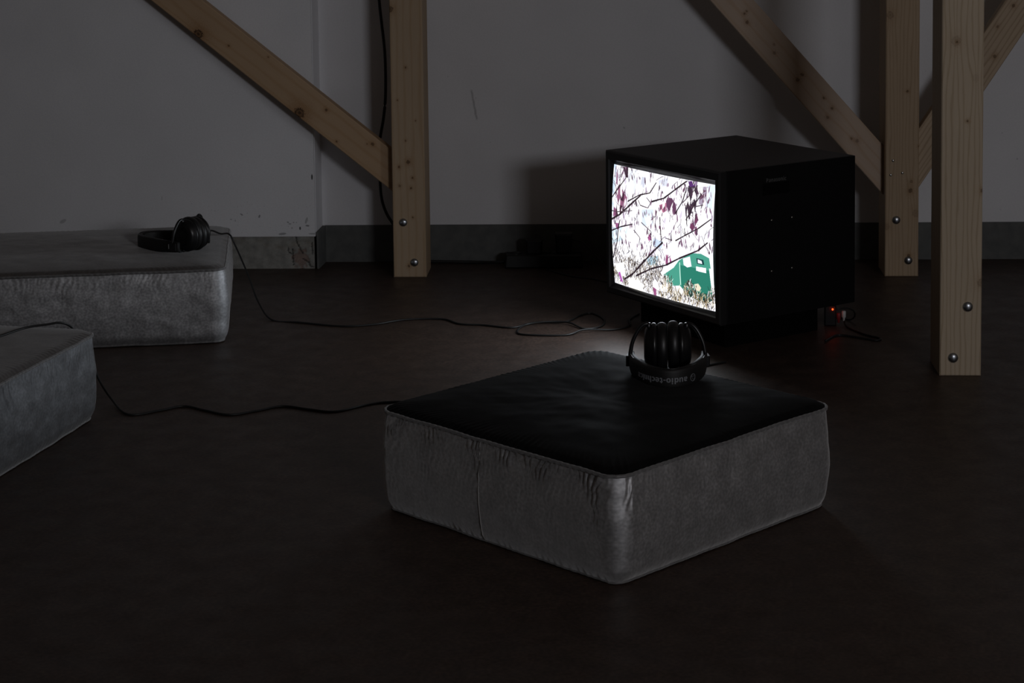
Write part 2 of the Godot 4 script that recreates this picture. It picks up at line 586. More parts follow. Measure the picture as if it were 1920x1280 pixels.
func screen_tex() -> ImageTexture:
	var size := Vector2(640, 480)
	var r := RandomNumberGenerator.new()
	r.seed = 77
	var im := Image.create_empty(640, 480, false, Image.FORMAT_RGB8)
	im.fill(Color("f8f8ff"))
	# each shape is a colour (or a width) and its corners in thousandths of the picture
	var polys := [
		["cde0f2", [-17, -14, 35, -12, 17, 394, -32, 403]],
		["d8ebf6", [-29, 534, 182, 492, 154, 595, -17, 674]],
		["dce8f5", [329, 313, 452, 290, 445, 424, 338, 445]],
		["ccdcf0", [444, 524, 549, 534, 533, 591, 433, 590]],
		["dde0ee", [486, 51, 575, 15, 575, 78, 498, 102]],
		["e2eefa", [935, 14, 999, -1, 987, 198, 934, 178]],
		["aac8d8", [391, 695, 495, 662, 481, 740, 378, 763]],
		["e8ecf6", [172, 19, 265, 4, 250, 221, 177, 212]],
		["d0d4e4", [317, 48, 357, 52, 343, 140, 310, 124]],
		["463040", [99, 2, 162, 0, 168, 85, 142, 81, 118, 39]],
		["96607e", [39, 183, 90, 165, 130, 210, 170, 246, 159, 324, 116, 364, 75, 342, 55, 267]],
		["452638", [90, 217, 137, 220, 132, 287, 96, 281]],
		["4a2c3e", [55, 321, 143, 327, 136, 371, 74, 416, 33, 434]],
		["8a5478", [21, 350, 48, 366, 40, 455, 14, 427]],
		["7a4468", [34, 53, 50, 72, 55, 169, 39, 150]],
		["64405c", [568, 171, 625, 168, 662, 208, 677, 268, 651, 302, 630, 235, 601, 284, 574, 237]],
		["b06a88", [508, 245, 574, 212, 582, 275, 548, 300, 516, 280]],
		["3e303e", [768, 44, 848, 24, 852, 121, 842, 236, 810, 304, 761, 304, 749, 213, 762, 107]],
		["5a3470", [762, 8, 850, -4, 842, 31, 780, 54]],
		["a89cb0", [870, 36, 941, 23, 927, 113, 914, 187, 869, 169]],
		["6a4a5e", [874, 56, 932, 56, 896, 82, 932, 96, 878, 137]],
		["703c5c", [810, 284, 865, 242, 873, 292, 824, 397, 797, 371]],
		["845876", [840, 360, 879, 332, 883, 393, 841, 445]],
		["2e2430", [761, 314, 788, 309, 754, 440, 743, 421]],
		["7a466a", [509, 411, 547, 419, 562, 471, 528, 509, 509, 471]],
		["c060a0", [390, 514, 425, 494, 434, 543, 405, 556]],
		["9a5a88", [40, 482, 87, 478, 80, 547, 46, 519]],
		["96507a", [571, 635, 597, 630, 590, 718, 568, 720]],
		["a04a80", [609, 632, 630, 685, 609, 703]],
		["b060a0", [553, 544, 579, 581, 565, 607]],
		["4a9c88", [542, 805, 646, 724, 697, 655, 809, 572, 896, 560, 966, 581, 980, 680, 987, 879, 898, 952, 745, 905, 693, 860, 585, 887]],
		["2c7c6a", [704, 690, 984, 679, 987, 879, 898, 952, 745, 905, 703, 847]],
		["1a5048", [745, 879, 984, 869, 987, 904, 898, 955, 745, 926]],
		["103c3c", [819, 914, 984, 907, 941, 946, 868, 954]],
		["f4f2ff", [734, 631, 799, 600, 811, 679, 771, 696, 739, 682]],
		["183c40", [855, 602, 916, 604, 923, 644, 861, 647]],
		["f0f4ff", [867, 609, 901, 616, 906, 640, 867, 640]],
		["f8f8ff", [850, 670, 937, 665, 937, 706, 850, 705]],
		["f6f8ff", [963, 663, 985, 663, 999, 912, 984, 910]],
		["c8f0e0", [699, 670, 707, 669, 706, 851, 698, 853]],
		["bfe8e4", [542, 805, 570, 799, 614, 879, 595, 891, 576, 840]],
	]
	var fronts := [
		["fffcf4", [159, 930, 178, 904, 197, 927, 221, 884, 245, 922, 269, 884, 295, 926, 327, 935, 310, 1006, 244, 1019, 172, 1017]],
		["ffffff", [22, 830, 125, 797, 135, 925, 97, 917, 70, 940, 37, 893]],
		["fdf4f6", [422, 897, 448, 864, 483, 883, 493, 952, 454, 948, 428, 975]],
		["ffffff", [493, 896, 570, 891, 557, 947, 499, 948]],
		["b060b0", [50, 901, 73, 890, 97, 972, 72, 972]],
		["96507e", [426, 933, 458, 947, 451, 1015, 428, 997]],
		["e8e0c8", [826, 819, 863, 805, 887, 835, 868, 871, 834, 858]],
	]
	var twigs := [
		[3, [-20, 297, 77, 176, 145, 89, 162, 10]],
		[3, [177, 277, 303, 200, 408, 165, 466, 70]],
		[4, [427, 233, 549, 182, 650, 96, 750, 11]],
		[5, [-22, 472, 88, 404, 183, 321, 316, 200]],
		[3, [-23, 566, 101, 503, 235, 454]],
		[4, [3, 785, 59, 637, 74, 514, 95, 444]],
		[5, [546, 540, 456, 628, 365, 723, 218, 874, 110, 947]],
		[4, [252, 882, 416, 786, 571, 720, 697, 639, 870, 540, 955, 460]],
		[3, [667, 502, 748, 446, 871, 365, 979, 271]],
		[3, [661, 286, 724, 176, 756, 56]],
		[3, [761, 319, 823, 199, 886, 92]],
		[2, [724, 188, 811, 88, 850, 29]],
		[2, [328, 420, 431, 476]],
		[3, [516, 341, 522, 424, 534, 550]],
		[2, [-7, 388, 61, 386, 229, 343]],
		[2, [290, 246, 316, 283, 394, 290, 420, 243, 375, 208]],
		[2, [248, 500, 314, 551, 300, 619]],
		[2, [623, 446, 635, 506, 572, 498]],
		[2, [749, 207, 847, 194, 908, 173]],
		[2, [78, 3, 84, 153, -6, 278]],
		[3, [807, 937, 838, 857, 844, 825]],
		[2, [-30, 578, 31, 664, 85, 773]],
		[2, [484, 294, 471, 402, 496, 471]],
	]
	# pale blossom behind
	for k in 70:
		var at := Vector2(r.randf_range(0.02, 0.98), r.randf_range(0.0, 0.72)) * size
		petal(im, at, r.randf_range(-2.2, -0.9), r.randf_range(22, 60), r.randf_range(5, 12), Color("fdf8fc") if r.randf() < 0.6 else Color("dcd2e4"))
	for p in polys:
		fill_poly(im, spread(p[1], size), Color(p[0]))
	# stems, mauve slivers and white petals among them
	for k in 760:
		var u := r.randf_range(0.01, 0.99)
		var v := r.randf_range(0.0, 0.70)
		if u > 0.60 and v > 0.56:
			continue
		# clusters: thick along the left edge, the middle and the upper right
		var dense := exp(-pow((u - 0.12) / 0.10, 2.0)) + 0.9 * exp(-pow((u - 0.80) / 0.14, 2.0)) + 0.7 * exp(-pow((u - 0.55) / 0.07, 2.0)) * exp(-pow((v - 0.32) / 0.25, 2.0))
		var at := Vector2(u, v) * size
		var ang := r.randf_range(-2.0, -1.1)
		if k % 4 == 0 or k % 4 == 2 and r.randf() < dense * 0.8:
			petal(im, at, ang, r.randf_range(14, 38), r.randf_range(1.8, 4.6), [Color("6e4c64"), Color("8a6a82"), Color("4a3848"), Color("a896ac"), Color("5c4256")][r.randi() % 5])
		elif k % 4 == 1:
			petal(im, at, ang, r.randf_range(26, 66), r.randf_range(3.5, 8), Color("ffffff"))
		elif k % 4 == 3 and r.randf() < 0.75:
			var bow := at
			var dir := ang + r.randf_range(-0.9, 0.9)
			for q in 4:
				var to := bow + Vector2.from_angle(dir) * r.randf_range(7, 16)
				stroke(im, bow, to, r.randf_range(1.5, 2.6), Color("4a3a46"))
				dir += r.randf_range(-0.45, 0.45)
				bow = to
	# the tangle of twigs and dry leaves below
	for k in 3600:
		var u := r.randf()
		var v := r.randf_range(0.60, 1.0)
		if u > 0.53 and v < 0.88 + 0.07 * sin(u * 30.0):
			continue
		if v < 0.76 and r.randf() < 1.25 - (v - 0.6) * 5.0:
			continue
		var at := Vector2(u, v) * size
		var c: Color = [Color("241d1c"), Color("41352f"), Color("fbf6ee"), Color("665a4e"), Color("d8d0c4"), Color("1c181a"), Color("f4f2f6"), Color("8f8270"), Color("4c3f42")][r.randi() % 9]
		stroke(im, at, at + Vector2.from_angle(r.randf_range(-2.4, -0.7)) * r.randf_range(6, 26), r.randf_range(1.4, 3.6), c)
	# open magnolia cups in the middle
	for q in [[0.27, 0.60], [0.33, 0.57], [0.22, 0.62], [0.55, 0.50], [0.60, 0.46], [0.50, 0.53], [0.66, 0.52], [0.80, 0.52], [0.40, 0.44], [0.30, 0.28], [0.44, 0.22], [0.20, 0.20], [0.90, 0.40], [0.12, 0.60]]:
		for k in 5:
			petal(im, Vector2(q[0], q[1]) * size, -1.57 + (k - 2) * 0.32 + r.randf_range(-0.1, 0.1), r.randf_range(36, 58), r.randf_range(5, 9), Color("ffffff"))
	for p in fronts:
		fill_poly(im, spread(p[1], size), Color(p[0]))
	for t in twigs:
		var path := spread(t[1], size)
		for i in path.size() - 1:
			stroke(im, path[i], path[i + 1], t[0] * 1.5 + 1.0, Color("2e2229") if t[0] > 2 else Color("4e3e48"))
	# leaves and stalks in front of the green car
	for k in 110:
		var at := Vector2(r.randf_range(0.50, 0.98), r.randf_range(0.90, 1.02)) * size
		stroke(im, at, at + Vector2.from_angle(r.randf_range(-2.3, -0.8)) * r.randf_range(12, 40), r.randf_range(2.0, 4.5), [Color("d8ccb0"), Color("7a6848"), Color("f4ecd8"), Color("3c3428"), Color("a8946c")][k % 5])
	im.generate_mipmaps()
	return ImageTexture.create_from_image(im)


# ---------------------------------------------------------------- the room
func wall_mesh(x0: float, x1: float, y0: float, y1: float, thick: float, u_origin: float, wide: float, top: float, high: float) -> ArrayMesh:
	# front face at z = 0 carries the paint texture
	var st := begin()
	flat_box(st, Vector3(x0, y0, -thick), Vector3(x1, y1, -0.0005))
	st.set_smooth_group(-1)
	var uvs := []
	for q in [Vector2(x0, y0), Vector2(x1, y0), Vector2(x1, y1), Vector2(x0, y1)]:
		uvs.append(Vector2((q.x - u_origin) / wide, (top - q.y) / high))
	quad(st, Vector3(x0, y0, 0), Vector3(x1, y0, 0), Vector3(x1, y1, 0), Vector3(x0, y1, 0), uvs[0], uvs[1], uvs[2], uvs[3])
	return done(st)


func build_room() -> void:
	struct("floor", box_mesh(Vector3(-3.8, -0.1, -6.6), Vector3(3.8, 0, FRONT + 0.3)), M.floor, "dark brown worn linoleum floor of the gallery", "floor")
	struct("ceiling", box_mesh(Vector3(-3.8, 2.8, -6.6), Vector3(3.8, 2.9, FRONT + 0.3)), M.ceiling, "plain ceiling above the timber frames", "ceiling")
	var back := struct("wall_back", wall_mesh(-0.2, 4.2, 0, 2.8, 0.2, 0.0, 2.4, 1.2, 1.2), M.plaster, "pale grey painted plaster wall behind the monitor", "wall")
	back.position = Vector3(-0.605, 0, -6.105)
	back.rotation.y = -0.0384
	# the part of the wall that stands proud on the left
	var pier := struct("wall_pier", wall_mesh(-3.0, 0, 0.103, 2.8, 0.09, -0.962, 1.0, 1.015, 1.0), M.plaster_old, "pale scuffed plaster pier standing proud of the wall behind the cushions", "wall")
	pier.position = Vector3(-0.6125, 0, -5.985)
	pier.rotation.y = -0.036
	var st := begin()
	prism(st, [Vector2(-0.5995, 6.4), Vector2(-3.6, 6.4), Vector2(-3.6, 6.12), Vector2(-0.6105, 6.0), Vector2(-0.5995, 6.12)], 2.793, 2.69, 0.001)
	var core := done(st)
	var ret := obj("reveal", core, M.plaster_old, pier)
	ret.transform = pier.transform.affine_inverse() * Transform3D(Basis(Vector3(1, 0, 0), Vector3(0, 0, -1), Vector3(0, 1, 0)), Vector3.ZERO)
	# skirtings
	var bb := struct("baseboard_back", box_mesh(Vector3(0.012, 0, -0.01), Vector3(4.1, 0.1155, 0.007)), M.skirting, "flat grey skirting along the wall behind the monitor", "skirting")
	bb.position = back.position
	bb.rotation.y = back.rotation.y
	st = begin()
	prism(st, [Vector2(-0.5905, 6.101), Vector2(-0.602, 6.101), Vector2(-0.6095, 5.992), Vector2(-0.603, 5.991)], 0.1155, 0.1155, 0.001)
	var br := struct("baseboard_return", done(st), M.skirting, "short grey skirting return on the side of the plaster pier", "skirting")
	br.transform = Transform3D(Basis(Vector3(1, 0, 0), Vector3(0, 0, -1), Vector3(0, 1, 0)), Vector3.ZERO)
	build_footing()
	# unseen sides of the room
	struct("wall_left", box_mesh(Vector3(-3.8, 0, -6.6), Vector3(-3.6, 2.8, FRONT + 0.3)), M.far_wall, "plain wall closing the room on the left", "wall")
	struct("wall_right", box_mesh(Vector3(3.5, 0, -6.6), Vector3(3.8, 2.8, FRONT + 0.3)), M.far_wall, "plain wall closing the room on the right", "wall")
	st = begin()
	var a := WIN.position
	var b := WIN.end
	flat_box(st, Vector3(-3.6, 0, FRONT), Vector3(a.x, 2.8, FRONT + 0.25))
	flat_box(st, Vector3(b.x, 0, FRONT), Vector3(3.5, 2.8, FRONT + 0.25))
	flat_box(st, Vector3(a.x, 0, FRONT), Vector3(b.x, a.y, FRONT + 0.25))
	flat_box(st, Vector3(a.x, b.y, FRONT), Vector3(b.x, 2.8, FRONT + 0.25))
	struct("wall_front", done(st), M.far_wall, "wall behind the camera with one small window", "wall")
	st = begin()
	for q in [[a.x, a.y, b.x, a.y + 0.03], [a.x, b.y - 0.03, b.x, b.y], [a.x, a.y, a.x + 0.03, b.y], [b.x - 0.03, a.y, b.x, b.y]]:
		flat_box(st, Vector3(q[0], q[1], FRONT + 0.12), Vector3(q[2], q[3], FRONT + 0.17))
	var win := struct("window_1", done(st), M.ceiling, "small white window behind the camera", "window")
	var glass := mat(Color(1, 1, 1, 0.08), 0.05)
	glass.transparency = BaseMaterial3D.TRANSPARENCY_ALPHA
	obj("pane", box_mesh(Vector3(a.x + 0.02, a.y + 0.02, FRONT + 0.14), Vector3(b.x - 0.02, b.y - 0.02, FRONT + 0.145)), glass, win)


func crack_depth(x: float, y: float) -> float:
	# cracks and a broken patch in the footing; x from its right end leftwards, y up
	var d := 0.0
	for path in [[0.058, 0.100, 0.053, 0.078, 0.044, 0.062, 0.037, 0.046], [0.068, 0.060, 0.067, 0.040, 0.0665, 0.012], [0.083, 0.066, 0.080, 0.050, 0.070, 0.045], [0.018, 0.022, 0.016, 0.008, 0.005, 0.004], [0.008, 0.08, 0.0065, 0.045], [0.036, 0.03, 0.026, 0.024, 0.021, 0.018]]:
		for i in range(0, path.size() - 2, 2):
			var a := Vector2(path[i], path[i + 1])
			var b := Vector2(path[i + 2], path[i + 3])
			var p := Vector2(x + 0.002 * fine.get_noise_2d(x * 200.0, y * 200.0), y)
			var q := Geometry2D.get_closest_point_to_segment(p, a, b)
			d = maxf(d, 1.0 - p.distance_to(q) / 0.003)
	var patch := Vector2((x - 0.043) / 0.026, (y - 0.03) / 0.034).length() + 0.35 * fine.get_noise_2d(x * 60.0, y * 60.0)
	return maxf(d, 0.35 * clampf((1.0 - patch) * 4.0, 0.0, 1.0))


func build_footing() -> void:
	var st := begin()
	st.set_smooth_group(0)
	var nx := 150
	var ny := 52
	var x0 := 0.36
	var pts := []
	var cols := []
	for j in ny + 1:
		for i in nx + 1:
			var x := x0 * (1.0 - float(i) / nx)
			var y := 0.106 * j / ny
			var cd := crack_depth(x, y)
			var z := 0.0012 * fbm.get_noise_2d(x * 30.0, y * 30.0) - 0.005 * cd
			pts.append(Vector3(-x, y, z))
			var t := 1.0 + 0.30 * fbm.get_noise_2d(x * 22.0, y * 30.0) + 0.12 * fine.get_noise_2d(x * 300.0, y * 300.0)
			var c := Color(0.25, 0.245, 0.225)
			var patch := Vector2((x - 0.043) / 0.026, (y - 0.03) / 0.034).length() + 0.35 * fine.get_noise_2d(x * 60.0, y * 60.0)
			if patch < 1.0:
				c = c.lerp(Color(0.20, 0.125, 0.10), clampf((1.0 - patch) * 3.0, 0.0, 0.7))
			c = c.lerp(Color(0.20, 0.14, 0.085), clampf(0.5 * fbm.get_noise_2d(x * 14.0 + 9.0, y * 20.0) + 0.6 * (y / 0.106 - 0.75), 0.0, 0.6))
			if cd > 0.36:
				t *= 0.3
			cols.append(Color(c.r * t, c.g * t, c.b * t))
	for j in ny:
		for i in nx:
			var k := j * (nx + 1) + i
			for q in [k, k + nx + 2, k + 1, k, k + nx + 1, k + nx + 2]:
				st.set_color(cols[q])
				st.set_uv(Vector2.ZERO)
				st.add_vertex(pts[q])
	st.set_color(Color(0.22, 0.21, 0.19))
	flat_box(st, Vector3(-3.0, 0, -0.09), Vector3(-x0, 0.106, 0))
	st.set_color(Color(0.10, 0.095, 0.085))
	flat_box(st, Vector3(-x0, 0, -0.09), Vector3(0, 0.1025, -0.0075))
	var o := struct("trim_1", done(st), M.concrete, "cracked grey concrete footing under the plaster pier", "footing")
	o.position = Vector3(-0.6175, 0, -6.0)
	o.rotation.y = -0.036


# ---------------------------------------------------------------- timber frames
func dome(r: float, h: float) -> ArrayMesh:
	var prof := []
	for k in 9:
		var a := PI / 2 * k / 8.0
		prof.append(Vector2(r * cos(a), h * sin(a)))
	prof.push_front(Vector2(r, -0.003))
	return done(lathe(prof, 28))


func make_post(at: Vector3, m: Material, label: String, bolts: Array) -> Node3D:
	var t := thing("timber_post", label, "post", at, PHI, "pine posts of the frames")
	var w := 0.0985
	var st := begin()
	prism(st, [Vector2(0, 0), Vector2(w, 0), Vector2(w, 2.8), Vector2(0, 2.8)], 0.0, 0.145, 0.0025,
		func(v: Vector3, side: int): return Vector2(v.x / w * 0.662 + 0.002 if side == 0 else 0.672 - v.z / 0.145 * 0.32, v.y / 1.1))
	obj("timber", done(st), m, t)
	for q in bolts:
		var b := obj("bolt_head", dome(0.0125, 0.0075), M.zinc, t)
		b.position = Vector3(q.x, q.y, 0)
		b.rotation.x = PI / 2
	return t


func make_brace(at: Vector3, alpha: float, long: float, m: Material, label: String) -> Node3D:
	var pn := Vector3(sin(PHI), 0, cos(PHI))
	var aa := Vector3(cos(PHI), 0, -sin(PHI))
	var ex := aa * sin(alpha) - Vector3.UP * cos(alpha)
	var ey := aa * cos(alpha) + Vector3.UP * sin(alpha)
	var t := thing("timber_brace", label, "brace", at, 0.0, "slanting pine braces of the frames")
	t.basis = Basis(ex, ey, pn)
	var hw := 0.0487
	var st := begin()
	prism(st, [Vector2(-hw, hw * tan(alpha)), Vector2(hw, -hw * tan(alpha)), Vector2(hw, long), Vector2(-hw, long)], 0.0, 0.046, 0.0025,
		func(v: Vector3, side: int): return Vector2((v.x + hw) / 0.0974 * 0.662 + 0.002 if side == 0 else 0.672 - v.z / 0.046 * 0.3, (v.y + 0.1) / 1.1))
	obj("timber", done(st), m, t)
	return t


func build_timbers() -> void:
	var pine := Color(0.45, 0.335, 0.225)
	make_post(POSTS[0], wood_mat(1, pine, [[0.004, 0.81, 0.009, 0.8], [0.046, 0.635, 0.003, 0.9], [0.02, 0.537, 0.0022, 0.9], [0.073, 0.475, 0.002, 0.8], [0.042, 0.415, 0.003, 0.7], [0.049, 0.35, 0.0062, 0.9], [0.021, 0.335, 0.0038, 0.95], [0.061, 0.302, 0.0034, 0.95], [0.022, 0.278, 0.004, 0.6], [0.056, 0.271, 0.0034, 0.95], [0.06, 0.182, 0.0026, 0.9], [0.046, 0.034, 0.004, 0.9]], 0.021, 0.08),
		"knotty pine post with two bolts, the only post left of the monitor", [Vector2(0.0313, 0.1672), Vector2(0.0631, 0.0452)])
	var mid := make_post(POSTS[1], wood_mat(2, pine * 0.98, [[0.012, 0.78, 0.012, 0.35], [0.063, 0.554, 0.0035, 0.9], [0.073, 0.258, 0.0065, 0.85], [0.076, 0.285, 0.005, 0.5], [0.0975, 0.39, 0.003, 0.8], [0.07, 0.062, 0.0055, 0.8], [0.09, 0.19, 0.012, 0.3], [0.005, 0.15, 0.01, 0.3]], 0.0105, 0.17),
		"pine post with two bolts and three screws, right behind the monitor's corner", [Vector2(0.033, 0.1699), Vector2(0.0691, 0.0485)])
	for q in [Vector2(0.0227, 0.3483), Vector2(0.0159, 0.3052), Vector2(0.0503, 0.3115)]:
		var s := obj("screw_head", dome(0.0042, 0.002), M.screw, mid)
		s.position = Vector3(q.x, q.y, 0)
		s.rotation.x = PI / 2
	make_post(POSTS[2], wood_mat(3, Color(0.51, 0.415, 0.305), [[0.033, 0.808, 0.014, 0.22], [0.035, 0.806, 0.003, 0.9], [0.061, 0.617, 0.003, 0.9], [0.0965, 0.45, 0.005, 0.7], [0.097, 0.227, 0.011, 0.4], [0.08, 0.72, 0.01, 0.12]], 0.012, 0.20),
		"nearest pine post with two bolts, its foot on the open floor right of the monitor", [Vector2(0.0657, 0.1689), Vector2(0.0319, 0.0443)])
	make_brace(Vector3(-0.363, 0.3142, -5.8958), 2.46097, 1.7, wood_mat(4, Color(0.46, 0.315, 0.195), [[0.009, 0.82, 0.016, 1.0], [0.039, 0.726, 0.003, 0.9], [0.087, 0.611, 0.0022, 0.8], [0.012, 0.433, 0.017, 1.0], [0.070, 0.375, 0.0045, 0.9], [0.014, 0.292, 0.003, 0.9], [0.0765, 0.2015, 0.0055, 0.85], [0.066, 0.215, 0.002, 0.8]], 0.034, 0.07),
		"orange brown pine brace sloping down to the post left of the monitor")
	make_brace(Vector3(1.1042, 0.312, -5.8241), 2.29002, 1.3, wood_mat(5, Color(0.52, 0.40, 0.31), [[0.05, 0.727, 0.0035, 0.8], [0.06, 0.728, 0.003, 0.7], [0.039, 0.7025, 0.0055, 0.75], [0.039, 0.58, 0.005, 0.5], [0.055, 0.6, 0.004, 0.4], [0.0576, 0.477, 0.005, 0.7], [0.0376, 0.473, 0.006, 0.7], [0.0597, 0.381, 0.0035, 0.8], [0.0575, 0.342, 0.004, 0.8], [0.03, 0.33, 0.005, 0.6], [0.0488, 0.219, 0.006, 0.55], [0.041, 0.235, 0.004, 0.6]], 0.03, 0.06),
		"pale pine brace sloping down behind the top of the monitor")
	make_brace(Vector3(1.2026, 0.3399, -5.8186), 0.98829, 1.3, wood_mat(6, Color(0.49, 0.375, 0.265), [[0.0276, 0.64, 0.005, 0.8], [0.023, 0.563, 0.004, 0.7], [0.066, 0.485, 0.0055, 0.8]], 0.013, 0.26),
		"pine brace with dark grain rising to the right behind the nearest post")


# ---------------------------------------------------------------- floor cushions
func pleats(s: float, sd: float) -> float:
	# gathered folds about 17 mm apart, uneven in spacing and in depth
	var w := sin(TAU * s / 0.0135 + 1.5 * fine.get_noise_2d(s * 16.0, sd) + 4.0 * fine.get_noise_2d(s * 5.0, sd + 4.0))
	return (pow(0.5 + 0.5 * w, 1.6) * 2.0 - 1.0) * clampf(0.6 + 0.6 * fine.get_noise_2d(s * 11.0, sd + 8.0), 0.35, 1.0)


const CH := 0.2


# strength of the puckers along the outline: front (+z), right (+x), back (-z), left (-x)
func pucker(s: float, gathers: Array, w: float, d: float) -> float:
	var lens := [w - 0.06, d - 0.06, w - 0.06, d - 0.06]
	var k := 0
	while k < 3 and s > lens[k] + 0.04:
		s -= lens[k] + 0.04
		k += 1
	var t := clampf(s / lens[k], 0.0, 1.0)
	return lerpf(gathers[k][0], gathers[k][1], t)


func make_cushion(label: String, at: Vector3, turn: float, sd: float, mats: Array, gathers: Array, size: Vector2, seam_z := INF) -> Node3D:
	var t := thing("floor_cushion", label, "cushion", at, turn, "velvet floor cushions")
	var cw := size.x
	var cd := size.y
	var n := 1100 if seam_z < 10.0 else 700
	var outline := rounded_rect(cw, cd, 0.038, n)
	# boxing
	var rows := []
	var nv := 30
	for j in nv + 1:
		var v := float(j) / nv
		var row := []
		for q in outline:
			var p: Vector2 = q[0]
			var nn: Vector2 = q[1]
			var s: float = q[2]
			var gather := pucker(s, gathers, cw, cd)
			gather *= clampf((maxf(absf(nn.x), absf(nn.y)) - 0.86) / 0.14, 0.0, 1.0)
			var off := 0.008 * sin(PI * v) - 0.002
			off -= 0.009 * pow(maxf(0.0, 1.0 - v / 0.13), 2.0)
			off += gather * 0.0031 * pleats(s + 0.03 * fbm.get_noise_2d(s * 6.0, v * 2.0 + sd), sd) * exp(-(1.0 - v) * (5.0 + 3.5 * fine.get_noise_2d(s * 12.0, sd))) * (1.0 - exp(-(1.0 - v) * 26.0))
			off += 0.0005 * pleats(s * 0.8 + 3.0, sd + 5.0) * exp(-v * 9.0)
			off += 0.0030 * fbm.get_noise_3d(p.x * 5.0 + sd, v * 1.6, p.y * 5.0) + 0.0010 * fbm.get_noise_3d(p.x * 17.0 + sd, v * 5.0, p.y * 17.0)
			var e := p + nn * off
			row.append(Vector3(e.x, 0.0045 + (CH - 0.0075) * v + 0.0012 * fbm.get_noise_2d(s * 8.0, sd), e.y))
		rows.append(row)
	obj("side_band", done(sheet(rows, true)), mats[1], t)
	var top_edge: Array = rows[nv]
	var low_edge: Array = rows[0]
	var side_rows := rows
	# top panel, sewn to the upper edge of the boxing
	rows = []
	var nr := 36
	for j in nr + 1:
		var g := 1.0 - pow(float(j) / nr, 1.25)
		var row := []
		for i in n:
			var q: Vector3 = top_edge[i]
			var s: float = outline[i][2]
			var gather := pucker(s, gathers, cw, cd)
			var y := q.y + 0.0005 + 0.010 * (1.0 - pow(g, 5.0)) + 0.006 * minf(1.0, (1.0 - g) * 22.0)
			y += gather * 0.0017 * pleats(s * 0.9 + 11.0, sd + 2.0) * exp(-(1.0 - g) * 20.0) * minf(1.0, (1.0 - g) * 40.0)
			y += 0.003 * fbm.get_noise_2d(q.x * g * 6.0 + sd, q.z * g * 6.0) * (1.0 - g * g)
			var b: Vector2 = outline[i][0]
			var soft := pow(g, 14.0)
			y = lerpf(y - q.y + CH - 0.003, y, soft)
			row.append(Vector3(lerpf(b.x, q.x, soft) * g, y, lerpf(b.y, q.z, soft) * g))
		rows.append(row)
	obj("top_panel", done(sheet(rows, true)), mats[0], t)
	# seams
	var rim := []
	var hem := []
	for i in n:
		var nn: Vector2 = outline[i][1]
		var w := 0.0006 * sin(outline[i][2] * 420.0)
		rim.append(top_edge[i] + Vector3(nn.x, 0, nn.y) * (0.0010 + w) + Vector3(0, -0.0016, 0))
		hem.append(low_edge[i] + Vector3(nn.x, 0, nn.y) * 0.0008)
	obj("piping", done(tube(rim, 0.0034, 8, null, true)), mats[2], t)
	obj("hem", done(tube(hem, 0.0022, 6, null, true)), mats[2], t)
	var st := begin()
	var foot := []
	for i in range(n - 1, -1, -10):
		var q: Vector2 = outline[i][0] - outline[i][1] * 0.022
		foot.append(Vector2(q.x, -q.y))
	foot.reverse()
	prism(st, foot, 0.006, 0.0055, 0.001)
	var base := obj("base_panel", done(st), mats[1], t)
	base.rotation.x = -PI / 2
	if seam_z < 10.0:
		# the joining seam of the boxing, on the -x side
		var at_i := 0
		for i in n:
			if outline[i][1].x < -0.9 and absf(outline[i][0].y - seam_z) < absf(outline[at_i][0].y - seam_z) + (9.0 if outline[at_i][1].x > -0.9 else 0.0):
				at_i = i
		var path := []
		for j in range(0, nv + 1, 2):
			path.append(side_rows[j][at_i] + Vector3(-0.0006, 0, 0))
		obj("joining_seam", done(tube(path, 0.0008, 6)), M.thread, t)
	return t


func build_cushions() -> void:
	make_cushion("grey velvet floor cushion with shade coloured into its top, carrying upside-down lettered headphones", Vector3(0.1715, 0, -3.7196), 0.7759, 1.0,
		[M.velvet_shaded_top, M.velvet, M.piping], [[0.25, 0.15], [0.8, 1.0], [0.9, 0.9], [0.9, 2.0]], Vector2(0.620, 0.626), -0.0244)
	make_cushion("grey velvet floor cushion along the plaster pier with headphones on its corner", Vector3(-1.1655, 0, -5.3064), 0.12, 23.0,
		[M.velvet_dimmed_top, M.velvet_lit_side, M.piping], [[0.35, 0.45], [0.5, 0.5], [0.8, 0.8], [0.8, 0.8]], Vector2(0.76, 0.6))
	make_cushion("grey velvet floor cushion cut off at the left edge, a black cable over its corner", Vector3(-1.313, 0, -4.158), -0.242, 57.0,
		[M.velvet_dimmed_top, M.velvet_shaded_side, M.piping], [[0.8, 0.8], [0.9, 0.7], [0.8, 0.8], [0.8, 0.8]], Vector2(0.608, 0.614))


# ---------------------------------------------------------------- the monitor
func rect_loops(st: SurfaceTool, loops: Array) -> void:
	# [x0, y0, x1, y1, z] from the outside back to the inside front
	st.set_smooth_group(-1)
	for k in loops.size() - 1:
		var a: Array = loops[k]
		var b: Array = loops[k + 1]
		var pa := [Vector3(a[0], a[1], a[4]), Vector3(a[2], a[1], a[4]), Vector3(a[2], a[3], a[4]), Vector3(a[0], a[3], a[4])]
		var pb := [Vector3(b[0], b[1], b[4]), Vector3(b[2], b[1], b[4]), Vector3(b[2], b[3], b[4]), Vector3(b[0], b[3], b[4])]
		for i in 4:
			var j := (i + 1) % 4
			quad(st, pa[i], pa[j], pb[j], pb[i])


func text_mesh(words: String, height: float, deep: float) -> TextMesh:
	var tm := TextMesh.new()
	var sf := SystemFont.new()
	sf.font_names = PackedStringArray(["Droid Sans"])
	sf.font_weight = 700
	tm.font = sf
	tm.text = words
	tm.font_size = 48
	tm.pixel_size = height / 48.0
	tm.depth = deep
	tm.curve_step = 2.0
	return tm


